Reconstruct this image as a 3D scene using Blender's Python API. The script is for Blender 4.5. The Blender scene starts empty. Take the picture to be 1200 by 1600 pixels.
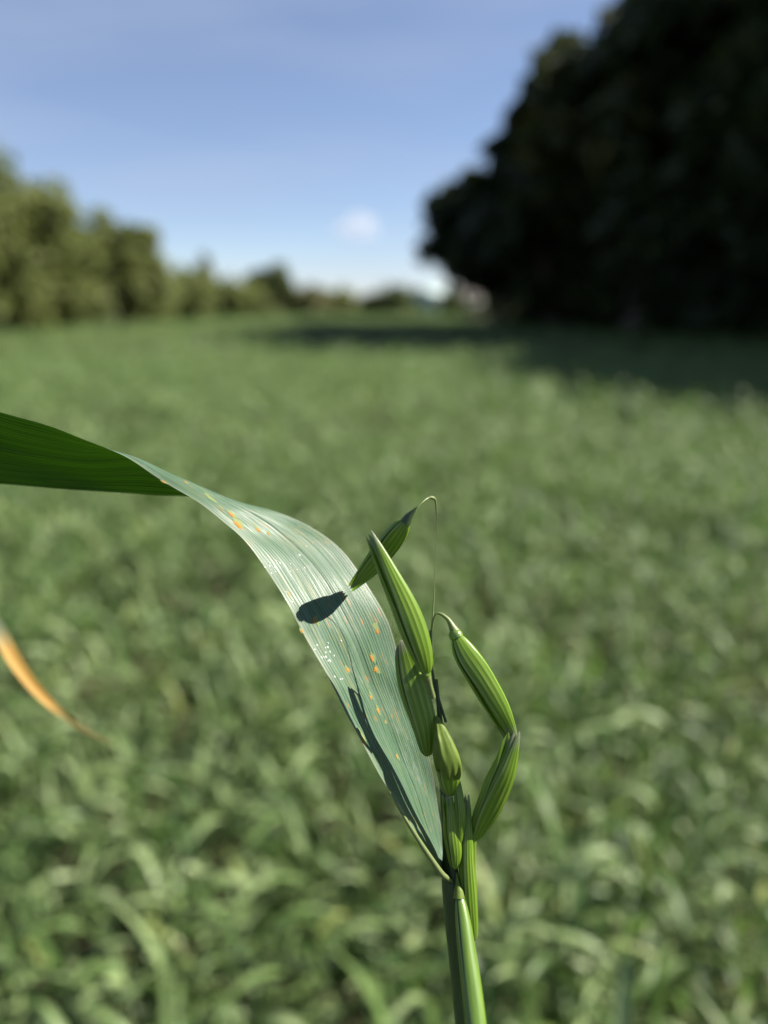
import bpy, math, random
import numpy as np
from mathutils import Vector

# ------------------------------------------------------------------ camera, sky, sun, exposure
scene = bpy.context.scene
col = scene.collection
FPX = 1202.0                       # focal length in pixels of the 1200 x 1600 photograph
PITCH = math.radians(15.2)
CAM = np.array([0.0, 0.0, 1.32])
FWD = np.array([0.0, math.cos(PITCH), -math.sin(PITCH)])
UP = np.array([0.0, math.sin(PITCH), math.cos(PITCH)])
RIGHT = np.array([1.0, 0.0, 0.0])
FOCUS = 0.148

cam_data = bpy.data.cameras.new('camera')
cam = bpy.data.objects.new('camera', cam_data); col.objects.link(cam)
cam.location = CAM
cam.rotation_euler = (math.pi / 2 - PITCH, 0, 0)
cam_data.sensor_fit = 'VERTICAL'; cam_data.sensor_height = 24.0; cam_data.sensor_width = 18.0
cam_data.lens = 24.0 * FPX / 1600.0
cam_data.clip_start = 0.01; cam_data.clip_end = 20000
cam_data.dof.use_dof = True
cam_data.dof.focus_distance = FOCUS
cam_data.dof.aperture_fstop = 4.2
cam_data.dof.aperture_blades = 0
scene.camera = cam

SUN_AZ, SUN_EL = math.radians(80), math.radians(41)     # azimuth clockwise from +Y (view direction)
TO_SUN = Vector((math.sin(SUN_AZ) * math.cos(SUN_EL), math.cos(SUN_AZ) * math.cos(SUN_EL), math.sin(SUN_EL)))

world = bpy.data.worlds.new('World'); scene.world = world; world.use_nodes = True
wn = world.node_tree.nodes; wl = world.node_tree.links; wn.clear()
sky = wn.new('ShaderNodeTexSky'); sky.sky_type = 'NISHITA'; sky.sun_disc = False
sky.sun_elevation = SUN_EL; sky.sun_rotation = SUN_AZ
sky.air_density = 0.75; sky.dust_density = 0.0; sky.ozone_density = 4.0
bg = wn.new('ShaderNodeBackground'); bg.inputs[1].default_value = 0.05
wo = wn.new('ShaderNodeOutputWorld')
tint = wn.new('ShaderNodeMix'); tint.data_type = 'RGBA'; tint.blend_type = 'MULTIPLY'; tint.inputs[0].default_value = 1.0
tint.inputs[7].default_value = (1.13, 1.03, 1.0, 1)          # white balance of the sky
wl.new(sky.outputs[0], tint.inputs[6]); 
# thin, even veil of high cirrus with a few soft streaks
tc_ = wn.new('ShaderNodeTexCoord'); mp = wn.new('ShaderNodeMapping'); mp.inputs['Scale'].default_value = (1.6, 1.6, 9.0); mp.inputs['Rotation'].default_value = (.06, -.05, .3)
nz = wn.new('ShaderNodeTexNoise'); nz.inputs['Scale'].default_value = 1.7; nz.inputs['Detail'].default_value = 4.0; nz.inputs['Roughness'].default_value = .5
rp = wn.new('ShaderNodeMapRange'); rp.inputs[1].default_value = .40; rp.inputs[2].default_value = .72; rp.inputs[3].default_value = .18; rp.inputs[4].default_value = .42
veil = wn.new('ShaderNodeMix'); veil.data_type = 'RGBA'; veil.inputs[7].default_value = (3.6, 4.1, 5.3, 1)
wl.new(tc_.outputs['Generated'], mp.inputs[0]); wl.new(mp.outputs[0], nz.inputs['Vector']); wl.new(nz.outputs[0], rp.inputs[0]); wl.new(rp.outputs[0], veil.inputs[0])
wl.new(tint.outputs[2], veil.inputs[6]); wl.new(veil.outputs[2], bg.inputs[0]); wl.new(bg.outputs[0], wo.inputs[0])

sun_data = bpy.data.lights.new('sun', 'SUN'); sun_data.energy = 5.0; sun_data.angle = math.radians(0.53)
sun_data.color = (1.0, 0.94, 0.84)
sun = bpy.data.objects.new('sun', sun_data); col.objects.link(sun)
sun.rotation_euler = (-TO_SUN).to_track_quat('-Z', 'Y').to_euler()

scene.view_settings.view_transform = 'Standard'
scene.view_settings.look = 'None'
scene.view_settings.exposure = 1.55
scene.view_settings.gamma = 1.0
scene.view_settings.use_curve_mapping = False
scene.cycles.max_bounces = 8
scene.cycles.transparent_max_bounces = 8

# ------------------------------------------------------------------ helpers
def at(px, py, d):
    """world point seen at photograph pixel (px,py) at d metres along the optical axis"""
    return CAM + d * (FWD + (px - 600.0) / FPX * RIGHT - (py - 800.0) / FPX * UP)

def project(P):
    q = np.asarray(P) - CAM
    d = q @ FWD
    return 600 + FPX * (q @ RIGHT) / d, 800 - FPX * (q @ UP) / d

def tag(o, label=None, cat=None, group=None, kind=None):
    if label: o['label'] = label
    if cat: o['category'] = cat
    if group: o['group'] = group
    if kind: o['kind'] = kind
    return o

def mesh_np(name, V, F, uv=None, tint=None, smooth=True):
    V = np.asarray(V, dtype=np.float32).reshape(-1, 3); F = np.asarray(F, dtype=np.int32)
    k = F.shape[1]
    me = bpy.data.meshes.new(name)
    me.vertices.add(len(V)); me.vertices.foreach_set('co', V.ravel())
    me.loops.add(F.size); me.loops.foreach_set('vertex_index', F.ravel())
    me.polygons.add(len(F))
    me.polygons.foreach_set('loop_start', np.arange(0, F.size, k, dtype=np.int32))
    me.polygons.foreach_set('loop_total', np.full(len(F), k, dtype=np.int32))
    if smooth: me.polygons.foreach_set('use_smooth', np.ones(len(F), dtype=bool))
    if uv is not None:
        l = me.uv_layers.new(name='UVMap')
        l.data.foreach_set('uv', np.asarray(uv, dtype=np.float32).reshape(-1, 2)[F.ravel()].ravel())
    if tint is not None:
        a = me.attributes.new('tint', 'FLOAT', 'POINT')
        a.data.foreach_set('value', np.asarray(tint, dtype=np.float32).ravel())
    me.update(calc_edges=True); me.validate()
    return me

def obj(name, me, mat=None, parent=None):
    o = bpy.data.objects.new(name, me); col.objects.link(o)
    if mat is not None and me is not None and not me.materials: me.materials.append(mat)
    if parent is not None: o.parent = parent
    return o

def empty(name, loc=(0, 0, 0)):
    o = bpy.data.objects.new(name, None); col.objects.link(o); o.location = loc
    o.empty_display_size = 0.02
    return o

def grid_faces(rows, cols, off=0, wrap=False):
    r = np.arange(rows - 1)[:, None]; c = np.arange(cols if wrap else cols - 1)[None, :]
    c2 = (c + 1) % cols
    f = np.stack([r * cols + c, r * cols + c2, (r + 1) * cols + c2, (r + 1) * cols + c], -1)
    return f.reshape(-1, 4) + off

def spline(P, n):
    """Catmull-Rom through control rows, n samples"""
    P = np.asarray(P, dtype=float); k = len(P)
    t = np.linspace(0, k - 1, n); i = np.clip(t.astype(int), 0, k - 2); f = (t - i)
    sh = (n,) + (1,) * (P.ndim - 1); f = f.reshape(sh)
    p0 = P[np.maximum(i - 1, 0)]; p1 = P[i]; p2 = P[i + 1]; p3 = P[np.minimum(i + 2, k - 1)]
    return .5 * (2 * p1 + (p2 - p0) * f + (2 * p0 - 5 * p1 + 4 * p2 - p3) * f ** 2 + (3 * p1 - p0 - 3 * p2 + p3) * f ** 3)

def tube(path, radii, seg=10):
    P = np.asarray(path, dtype=float); n = len(P); R = np.broadcast_to(np.asarray(radii, dtype=float), (n,))
    T = np.gradient(P, axis=0); T /= np.linalg.norm(T, axis=1)[:, None] + 1e-12
    ref = np.array([0.31, 0.9, 0.29]); ref /= np.linalg.norm(ref)
    A = np.cross(T, ref); A /= np.linalg.norm(A, axis=1)[:, None] + 1e-12
    B = np.cross(T, A)
    th = np.linspace(0, 2 * np.pi, seg, endpoint=False)
    V = P[:, None] + R[:, None, None] * (np.cos(th)[None, :, None] * A[:, None] + np.sin(th)[None, :, None] * B[:, None])
    uv = np.stack(np.broadcast_arrays((th / (2 * np.pi))[None, :], np.linspace(0, 1, n)[:, None]), -1)
    return V.reshape(-1, 3), grid_faces(n, seg, wrap=True), uv.reshape(-1, 2)

# ------------------------------------------------------------------ materials
class NT:
    def __init__(s, name):
        s.m = bpy.data.materials.new(name); s.m.use_nodes = True
        s.n = s.m.node_tree.nodes; s.l = s.m.node_tree.links; s.n.clear()
        s.out = s.n.new('ShaderNodeOutputMaterial')
    def node(s, t, **kw):
        nd = s.n.new(t)
        for k, v in kw.items(): setattr(nd, k, v)
        return nd
    def put(s, sock, v):
        if isinstance(v, bpy.types.NodeSocket): s.l.new(v, sock)
        elif v is not None: sock.default_value = v
    def math(s, op, a, b=None, c=None, clamp=False):
        nd = s.node('ShaderNodeMath', operation=op, use_clamp=clamp)
        for i, v in enumerate((a, b, c)): 
            if v is not None: s.put(nd.inputs[i], v)
        return nd.outputs[0]
    def mix(s, f, a, b, blend='MIX'):
        nd = s.node('ShaderNodeMix', data_type='RGBA', blend_type=blend)
        s.put(nd.inputs[0], f)
        for i, v in ((6, a), (7, b)):
            s.put(nd.inputs[i], (v + (1,)) if isinstance(v, tuple) and len(v) == 3 else v)
        return nd.outputs[2]
    def ramp(s, f, stops, interp='LINEAR'):
        nd = s.node('ShaderNodeValToRGB'); e = nd.color_ramp.elements; nd.color_ramp.interpolation = interp
        while len(e) < len(stops): e.new(.5)
        for i, (p, c) in enumerate(stops):
            e[i].position = p; e[i].color = (c + (1,)) if isinstance(c, tuple) else (c, c, c, 1)
        s.put(nd.inputs[0], f); return nd.outputs[0]
    def noise(s, vec, scale, detail=3, rough=.55, dim='3D'):
        nd = s.node('ShaderNodeTexNoise'); s.put(nd.inputs['Vector'], vec)
        nd.inputs['Scale'].default_value = scale; nd.inputs['Detail'].default_value = detail
        nd.inputs['Roughness'].default_value = rough
        return nd.outputs[0]
    def uv(s):
        nd = s.node('ShaderNodeTexCoord'); sep = s.node('ShaderNodeSeparateXYZ')
        s.l.new(nd.outputs['UV'], sep.inputs[0]); return sep.outputs[0], sep.outputs[1], nd.outputs['UV']
    def comb(s, x, y, z=0.0):
        nd = s.node('ShaderNodeCombineXYZ')
        for i, v in enumerate((x, y, z)): s.put(nd.inputs[i], v)
        return nd.outputs[0]
    def attr(s, name):
        return s.node('ShaderNodeAttribute', attribute_name=name).outputs['Fac']
    def bump(s, h, strength, dist):
        nd = s.node('ShaderNodeBump'); nd.inputs['Strength'].default_value = strength
        nd.inputs['Distance'].default_value = dist; s.put(nd.inputs['Height'], h); return nd.outputs[0]
    def leafy(s, color, tcolor, tfac, rough=.45, spec=.5, normal=None, sheen=0.0):
        p = s.node('ShaderNodeBsdfPrincipled'); t = s.node('ShaderNodeBsdfTranslucent'); m = s.node('ShaderNodeMixShader')
        s.put(p.inputs['Base Color'], (color + (1,)) if isinstance(color, tuple) else color)
        s.put(p.inputs['Roughness'], rough); s.put(p.inputs['Specular IOR Level'], spec)
        s.put(t.inputs['Color'], (tcolor + (1,)) if isinstance(tcolor, tuple) else tcolor)
        if sheen: p.inputs['Sheen Weight'].default_value = sheen
        if normal is not None: s.l.new(normal, p.inputs['Normal']); s.l.new(normal, t.inputs['Normal'])
        s.put(m.inputs[0], tfac); s.l.new(p.outputs[0], m.inputs[1]); s.l.new(t.outputs[0], m.inputs[2])
        s.l.new(m.outputs[0], s.out.inputs[0]); return s.m
    def plain(s, color, rough=.6, spec=.3, normal=None):
        p = s.node('ShaderNodeBsdfPrincipled')
        s.put(p.inputs['Base Color'], (color + (1,)) if isinstance(color, tuple) else color)
        s.put(p.inputs['Roughness'], rough); s.put(p.inputs['Specular IOR Level'], spec)
        if normal is not None: s.l.new(normal, p.inputs['Normal'])
        s.l.new(p.outputs[0], s.out.inputs[0]); return s.m

def mat_blade():
    """the rusted flag leaf: glaucous ribs, pale flecks, chlorotic streaks"""
    t = NT('oat_leaf_surface'); u, v, uv = t.uv()
    fine = t.noise(t.comb(t.math('MULTIPLY', u, 70), t.math('MULTIPLY', v, 5.0)), 1.0, 2)
    wob = t.noise(t.comb(t.math('MULTIPLY', u, 11), t.math('MULTIPLY', v, 1.5)), 1.0, 2)
    rib = t.math('SINE', t.math('MULTIPLY_ADD', wob, 9.0, t.math('MULTIPLY', u, 2 * math.pi * 30)))
    rib2 = t.math('SINE', t.math('MULTIPLY', u, 2 * math.pi * 9))
    fac = t.math('MULTIPLY_ADD', rib, .17, t.math('MULTIPLY_ADD', rib2, .06, fine))
    blot = t.noise(t.comb(t.math('MULTIPLY', u, 5), t.math('MULTIPLY', v, 16)), 1.0, 4)
    c = t.ramp(fac, [(.28, (.030, .082, .040)), (.5, (.074, .146, .080)), (.74, (.125, .195, .112))])
    c = t.mix(t.ramp(blot, [(.42, 0.0), (.66, .55)]), c, (.110, .175, .110))
    # pale grey scuffed wax patches
    wax = t.noise(t.comb(t.math('MULTIPLY', u, 26), t.math('MULTIPLY', v, 60)), 1.0, 5, .7)
    waxa = t.noise(t.comb(t.math('MULTIPLY', u, 3.2), t.math('MULTIPLY', v, 7)), 1.0, 2)
    wf = t.math('MULTIPLY', t.ramp(wax, [(.50, 0.0), (.66, 1.0)]), t.ramp(waxa, [(.45, 0.0), (.68, .75)]))
    c = t.mix(wf, c, (.23, .25, .215))
    # margins paler
    edge = t.math('ABSOLUTE', t.math('SUBTRACT', u, .5))
    c = t.mix(t.ramp(edge, [(.44, 0.0), (.49, .55), (.5, .7)]), c, (.21, .24, .17))
    # chlorotic streaks, long along the ribs
    st = t.noise(t.comb(t.math('MULTIPLY', u, 30), t.math('MULTIPLY', v, 17), 4.0), 1.0, 2)
    c = t.mix(t.ramp(st, [(.60, 0.0), (.72, .7)]), c, (.21, .21, .07))
    # rust freckles
    ru = t.noise(t.comb(t.math('MULTIPLY', u, 34), t.math('MULTIPLY', v, 42), 9.0), 1.0, 1)
    c = t.mix(t.ramp(ru, [(.685, 0.0), (.74, .9)]), c, (.36, .17, .035))
    h = t.math('MULTIPLY_ADD', rib, .5, t.math('MULTIPLY', fine, 1.6))
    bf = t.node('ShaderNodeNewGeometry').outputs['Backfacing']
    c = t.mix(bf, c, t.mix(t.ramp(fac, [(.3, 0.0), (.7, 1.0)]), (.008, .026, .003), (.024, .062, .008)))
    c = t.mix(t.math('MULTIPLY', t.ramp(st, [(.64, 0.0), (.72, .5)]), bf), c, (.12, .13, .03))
    tc = t.mix(t.math('MULTIPLY', t.ramp(fac, [(.3, .5), (.7, 1.0)]), 1.0), (.003, .012, .0004), (.016, .055, .0015))
    return t.leafy(c, tc, .34, t.ramp(wax, [(.3, .34), (.7, .48)]), t.math('MULTIPLY_ADD', bf, -.38, .5), t.bump(h, .38, .00022))

def mat_glume():
    """striped green husk with membranous tip"""
    t = NT('oat_glume'); u, v, uv = t.uv()
    wob = t.noise(t.comb(t.math('MULTIPLY', u, 5), t.math('MULTIPLY', v, 1.2)), 1.0, 1)
    rib = t.math('SINE', t.math('MULTIPLY_ADD', wob, 2.5, t.math('MULTIPLY', u, 2 * math.pi * 7)))
    rib = t.math('MULTIPLY_ADD', t.math('POWER', t.math('MULTIPLY_ADD', rib, .5, .5), 2.5), 2.0, -.8)
    n = t.noise(t.comb(t.math('MULTIPLY', u, 30), t.math('MULTIPLY', v, 3)), 1.0, 2)
    f = t.math('MULTIPLY_ADD', rib, .15, t.math('MULTIPLY_ADD', t.math('SUBTRACT', n, .5), .8, .5))
    oi = t.node('ShaderNodeObjectInfo').outputs['Random']
    c = t.ramp(f, [(.10, (.066, .150, .008)), (.45, (.125, .235, .016)), (.9, (.29, .37, .07))])
    c = t.mix(t.math('MULTIPLY', oi, .35), c, (.15, .25, .018))
    c = t.mix(t.ramp(v, [(.0, .8), (.07, 0.0)]), c, (.22, .30, .04))
    vv = t.math('MULTIPLY_ADD', n, .10, v)
    c = t.mix(t.ramp(vv, [(.90, 0.0), (1.0, .9)]), c, (.30, .30, .22))
    ed = t.math('ABSOLUTE', t.math('SUBTRACT', u, .5))
    c = t.mix(t.ramp(ed, [(.43, 0.0), (.49, .6)]), c, (.27, .31, .15))
    tc = t.mix(t.ramp(f, [(.2, 0.0), (.8, 1.0)]), (.07, .19, .004), (.27, .42, .015))
    tf = t.ramp(vv, [(.8, .22), (1.0, .50)])
    return t.leafy(c, tc, tf, .36, .45, t.bump(f, .22, .0002))

def mat_smooth(name, c1, c2, rough, tf=.2, streak=60, spec=.5):
    t = NT(name); u, v, uv = t.uv()
    n = t.noise(t.comb(t.math('MULTIPLY', u, streak), t.math('MULTIPLY', v, 4)), 1.0, 3)
    c = t.ramp(n, [(.3, c1), (.7, c2)])
    return t.leafy(c, c, tf, rough, spec, t.bump(n, .3, .0001))

def mat_crop(name='oat_crop_leaf', a=(.022, .058, .010), b=(.102, .168, .044), c_=(.228, .298, .130), yel=(.19, .23, .06)):
    t = NT(name)
    ti = t.attr('tint'); oi = t.node('ShaderNodeObjectInfo').outputs['Random']
    x = t.math('FRACT', t.math('ADD', ti, oi))
    c = t.ramp(x, [(0., a), (.45, b), (.90, c_), (.955, c_), (.975, yel)])
    tc = t.mix(.6, c, (.13, .26, .02))
    return t.leafy(c, tc, .28, .50, .4)

def mat_foliage(name, stops, tf=.25, rough=.55, spec=.3):
    t = NT(name); ti = t.attr('tint')
    c = t.ramp(ti, stops)
    return t.leafy(c, c, tf, rough, spec)

def mat_bark(name='bark', a=(.05, .04, .03), b=(.14, .11, .085)):
    t = NT(name); tcn = t.node('ShaderNodeTexCoord').outputs['Object']
    n = t.noise(tcn, 4.0, 5, .65)
    return t.plain(t.ramp(n, [(.3, a), (.7, b)]), .85, .2, t.bump(n, .8, .03))

def mat_soil():
    t = NT('soil'); tcn = t.node('ShaderNodeTexCoord').outputs['Object']
    n = t.noise(tcn, 9.0, 6, .65); g = t.noise(tcn, .6, 4)
    c = t.mix(t.ramp(g, [(.4, 0.0), (.65, .8)]), t.ramp(n, [(.3, (.025, .022, .013)), (.7, (.060, .048, .030))]), (.045, .075, .022))
    return t.plain(c, .95, .1, t.bump(n, .7, .02))

M = dict(
    blade=mat_blade(), glume=mat_glume(),
    stem=mat_smooth('oat_stem', (.022, .042, .012), (.05, .085, .026), .42, .08),
    sheath=mat_smooth('oat_sheath', (.022, .042, .014), (.05, .085, .03), .40, .08),
    pedicel=mat_smooth('oat_pedicel', (.10, .15, .035), (.22, .25, .10), .45, .2),
    shiny=mat_smooth('oat_husk_gloss', (.085, .165, .013), (.16, .26, .035), .32, .25, 5, 1.0),
    hood=mat_smooth('oat_hood', (.09, .15, .018), (.16, .22, .036), .5, .3, 14, .3),
    rust=mat_smooth('rust_pustule', (.26, .12, .02), (.40, .20, .05), .8, .1, 9, .1),
    fleck=mat_smooth('wax_fleck', (.55, .57, .52), (.8, .82, .78), .35, .2, 9, .6),
    dried=mat_smooth('dried_leaf', (.55, .30, .08), (.68, .44, .16), .6, .35, 18, .2),
    crop=mat_crop(),
    yellow=mat_crop('yellowing_leaf', (.20, .24, .02), (.34, .36, .03), (.42, .40, .05), (.45, .38, .04)),
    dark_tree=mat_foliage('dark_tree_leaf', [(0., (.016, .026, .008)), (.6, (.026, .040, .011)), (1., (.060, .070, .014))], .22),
    dark_tree_sunlit=mat_foliage('yellow_sunlit_leaf', [(0., (.018, .028, .008)), (.6, (.034, .046, .011)), (1., (.11, .105, .018))], .30),  # lighter, yellower copy of the dark leaf; sunlit look painted into its colour
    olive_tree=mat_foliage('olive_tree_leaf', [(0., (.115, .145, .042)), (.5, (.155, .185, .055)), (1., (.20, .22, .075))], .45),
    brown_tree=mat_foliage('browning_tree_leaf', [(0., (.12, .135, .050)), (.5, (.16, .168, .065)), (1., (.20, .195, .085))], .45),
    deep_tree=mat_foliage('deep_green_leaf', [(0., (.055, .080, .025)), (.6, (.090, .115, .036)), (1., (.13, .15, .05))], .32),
    bark=mat_bark(), pale_bark=mat_bark('pale_bark', (.16, .12, .09), (.30, .24, .19)),
    soil=mat_soil(),
)

# ------------------------------------------------------------------ ground
def ground():
    n = 61
    xs = np.linspace(-1, 1, n); xs = np.sign(xs) * np.abs(xs) ** 3 * 900
    X, Y = np.meshgrid(xs, xs + 40)
    r = np.hypot(X, Y)
    Z = np.where(r > 120, -.6 * np.clip((r - 120) / 500, 0, 1), 0)
    me = mesh_np('ground', np.stack([X, Y, Z], -1), grid_faces(n, n), None)
    tag(obj('ground', me, M['soil']), 'dark soil of the oat field under the crop', 'ground', kind='structure')
ground()

# ------------------------------------------------------------------ trees
def tree(name, label, x, y, h, r, cb, mat, seed, group, nleaf=7000, leaf=.32, clumps=70, lean=(0, 0), bark='bark', sq=2.3, cr=.26):
    """trunk with limbs and a crown of many leaf-spray faces in uneven clumps; h top, cb crown bottom, r radius"""
    g = np.random.default_rng(seed)
    root = empty(name, (x, y, 0)); tag(root, label, 'tree', group)
    cz = (h + cb) / 2; rz = (h - cb) / 2
    d = g.normal(size=(clumps, 3)); d /= np.linalg.norm(d, axis=1)[:, None]
    rad = g.random(clumps) ** (1 / sq)
    # broad lower half, domed top, one-sided bulges
    C = d * rad[:, None] * (1 - cr * .8) * (1 + .18 * np.sin(3 * np.arctan2(d[:, 1], d[:, 0]) + seed)[:, None])
    C *= np.array([r, r, rz]); C[:, 2] += cz
    C[:, 0] += lean[0] * (C[:, 2] / h); C[:, 1] += lean[1] * (C[:, 2] / h)
    cl = r * cr * (.65 + .7 * g.random(clumps))
    k = g.integers(0, clumps, nleaf)
    off = g.normal(size=(nleaf, 3)); off /= np.linalg.norm(off, axis=1)[:, None]
    off *= (g.random(nleaf) ** .45)[:, None] * cl[k][:, None] * np.array([1.05, 1.05, .8])
    P = C[k] + off
    P[:, 2] = np.maximum(P[:, 2], .15)
    a = g.normal(size=(nleaf, 3)); a /= np.linalg.norm(a, axis=1)[:, None]
    b = np.cross(a, g.normal(size=(nleaf, 3))); b /= np.linalg.norm(b, axis=1)[:, None]
    s = leaf * (.6 + .8 * g.random(nleaf))[:, None]
    nrm = np.cross(a, b)
    V = np.stack([P - a * s, P + b * s * .55 + nrm * s * .15, P + a * s, P - b * s * .55 + nrm * s * .15], 1)
    F = np.arange(nleaf * 4).reshape(-1, 4)
    ct = g.random(clumps)
    tint = np.repeat(np.clip(.55 * ct[k] + .45 * g.random(nleaf), 0, 1), 4)
    obj('crown', mesh_np('crown', V, F, tint=tint, smooth=False), M[mat], root)
    # trunk and limbs
    VV, FF, o = [], [], 0
    tr = .035 * h
    top = np.array([lean[0] * .7, lean[1] * .7, cb + (h - cb) * .62])
    path = spline([(0, 0, -.1), (g.normal() * .04 * h, g.normal() * .04 * h, h * .25), tuple(top * .7 + g.normal(size=3) * .02 * h), tuple(top)], 12)
    rr = np.linspace(tr, tr * .22, 12); rr[0] *= 1.5; rr[1] *= 1.15
    v, f, _ = tube(path, rr, 8); VV.append(v); FF.append(f); o += len(v)
    for j in range(9):
        i = g.integers(0, clumps); st = path[g.integers(3, 11)]
        e = C[i]; mid = (st + e) / 2 + np.array([0, 0, -.06 * h])
        v, f, _ = tube(spline([tuple(st), tuple(mid), tuple(e)], 7), np.linspace(tr * .38, tr * .06, 7), 6)
        VV.append(v); FF.append(f + o); o += len(v)
    obj('trunk', mesh_np('trunk', np.concatenate(VV), np.concatenate(FF)), M[bark], root)
    return root

GR = 'dark tall trees shading the right side of the field'
# in view
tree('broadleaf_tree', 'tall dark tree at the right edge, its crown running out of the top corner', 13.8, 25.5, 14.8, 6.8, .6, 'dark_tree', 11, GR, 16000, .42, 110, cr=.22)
tree('broadleaf_tree', 'dark tree with a knobbly yellow-tinged sunlit top touching the upper edge beside the sky gap', 10.4, 32.3, 15.2, 5.4, .5, 'dark_tree_sunlit', 12, GR, 16000, .38, 110, cr=.21)
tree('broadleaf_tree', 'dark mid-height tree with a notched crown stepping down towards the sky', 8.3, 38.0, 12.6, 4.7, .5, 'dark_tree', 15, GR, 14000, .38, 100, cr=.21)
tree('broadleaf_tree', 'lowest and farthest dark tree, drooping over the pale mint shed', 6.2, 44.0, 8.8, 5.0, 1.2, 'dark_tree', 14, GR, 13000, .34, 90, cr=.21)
# outside the frame on the right: the nearer ones shade the near field, the second row is added to block light
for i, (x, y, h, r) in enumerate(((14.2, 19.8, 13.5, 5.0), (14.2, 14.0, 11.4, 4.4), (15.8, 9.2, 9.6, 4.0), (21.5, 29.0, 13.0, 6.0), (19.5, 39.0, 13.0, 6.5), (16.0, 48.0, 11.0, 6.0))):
    tree('broadleaf_tree', ('dark tree of the shady wood beyond the right edge of the field', 'dark tree added behind the front row of the right-hand wood to block light')[i > 2],
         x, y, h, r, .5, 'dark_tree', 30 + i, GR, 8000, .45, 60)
# undergrowth along the foot of the wood
def bush(label, x, y, h, r, mat, seed, group, n=2600, leaf=.26, name='shrub', cat='shrub', ry=None):
    g = np.random.default_rng(seed); root = empty(name, (x, y, 0)); tag(root, label, cat, group)
    ry = ry or r
    m = 22; C = g.normal(size=(m, 3)); C /= np.linalg.norm(C, axis=1)[:, None]; C *= (g.random(m) ** .4)[:, None] * .75
    C *= np.array([r, ry, h * .5]); C[:, 2] += h * .46
    k = g.integers(0, m, n); off = g.normal(size=(n, 3)); off *= np.array([min(r, ry), min(r, ry), h * .5]) * .19
    P = C[k] + off; P[:, 2] = np.abs(P[:, 2]) + .03
    a = g.normal(size=(n, 3)); a /= np.linalg.norm(a, axis=1)[:, None]
    b = np.cross(a, g.normal(size=(n, 3))); b /= np.linalg.norm(b, axis=1)[:, None]
    s = leaf * (.6 + .8 * g.random(n))[:, None]
    V = np.stack([P - a * s, P + b * s * .5, P + a * s, P - b * s * .5], 1)
    tint = np.repeat(np.clip(.5 * g.random(m)[k] + .5 * g.random(n), 0, 1), 4)
    obj('foliage', mesh_np('foliage', V, np.arange(n * 4).reshape(-1, 4), tint=tint, smooth=False), M[mat], root)
    VV, FF, o = [], [], 0
    for j in range(6):
        e = C[j]
        v, f, _ = tube(spline([(e[0] * .15, e[1] * .15, -.05), (e[0] * .5, e[1] * .5, e[2] * .5), tuple(e)], 6), np.linspace(.05, .012, 6) * h * .4, 5)
        VV.append(v); FF.append(f + o); o += len(v)
    obj('stems', mesh_np('stems', np.concatenate(VV), np.concatenate(FF)), M['bark'], root)
    return root

GU = 'dark undergrowth along the foot of the right-hand wood'
for i, (x, y, h, r) in enumerate(((8.6, 42.5, 3.8, 2.4), (11.0, 41.0, 4.6, 3.0), (10.4, 36.5, 4.0, 2.4), (13.5, 36.0, 5.0, 3.0), (12.0, 31.0, 4.4, 2.6), (15.0, 31.0, 5.0, 3.0), (14.5, 25.0, 4.2, 2.6), (12.4, 27.4, 3.4, 2.0), (17.0, 24.5, 4.6, 2.8), (14.0, 46.0, 6.0, 3.6))):
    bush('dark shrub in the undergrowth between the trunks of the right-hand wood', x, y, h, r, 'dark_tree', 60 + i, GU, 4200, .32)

GL = 'sunlit trees along the left edge of the field'
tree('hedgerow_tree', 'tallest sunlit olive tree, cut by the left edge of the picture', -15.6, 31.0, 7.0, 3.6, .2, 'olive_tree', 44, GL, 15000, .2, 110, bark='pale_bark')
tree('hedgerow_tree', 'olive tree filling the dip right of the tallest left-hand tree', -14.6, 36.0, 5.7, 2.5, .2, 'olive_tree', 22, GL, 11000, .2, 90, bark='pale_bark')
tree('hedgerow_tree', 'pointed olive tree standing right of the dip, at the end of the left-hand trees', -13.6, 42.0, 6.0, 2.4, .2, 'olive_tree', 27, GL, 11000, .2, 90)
tree('hedgerow_tree', 'small dark round tree above the hedge in the middle distance', -9.0, 66.0, 5.2, 2.2, .3, 'deep_tree', 24, GL, 5000, .25, 34)
tree('hedgerow_tree', 'slender bare-topped tree rising from the low olive bushes', -13.8, 62.0, 5.4, 1.1, .8, 'brown_tree', 25, GL, 900, .22, 24)
GH = 'bushes of the hedge closing the far side of the field'
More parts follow.
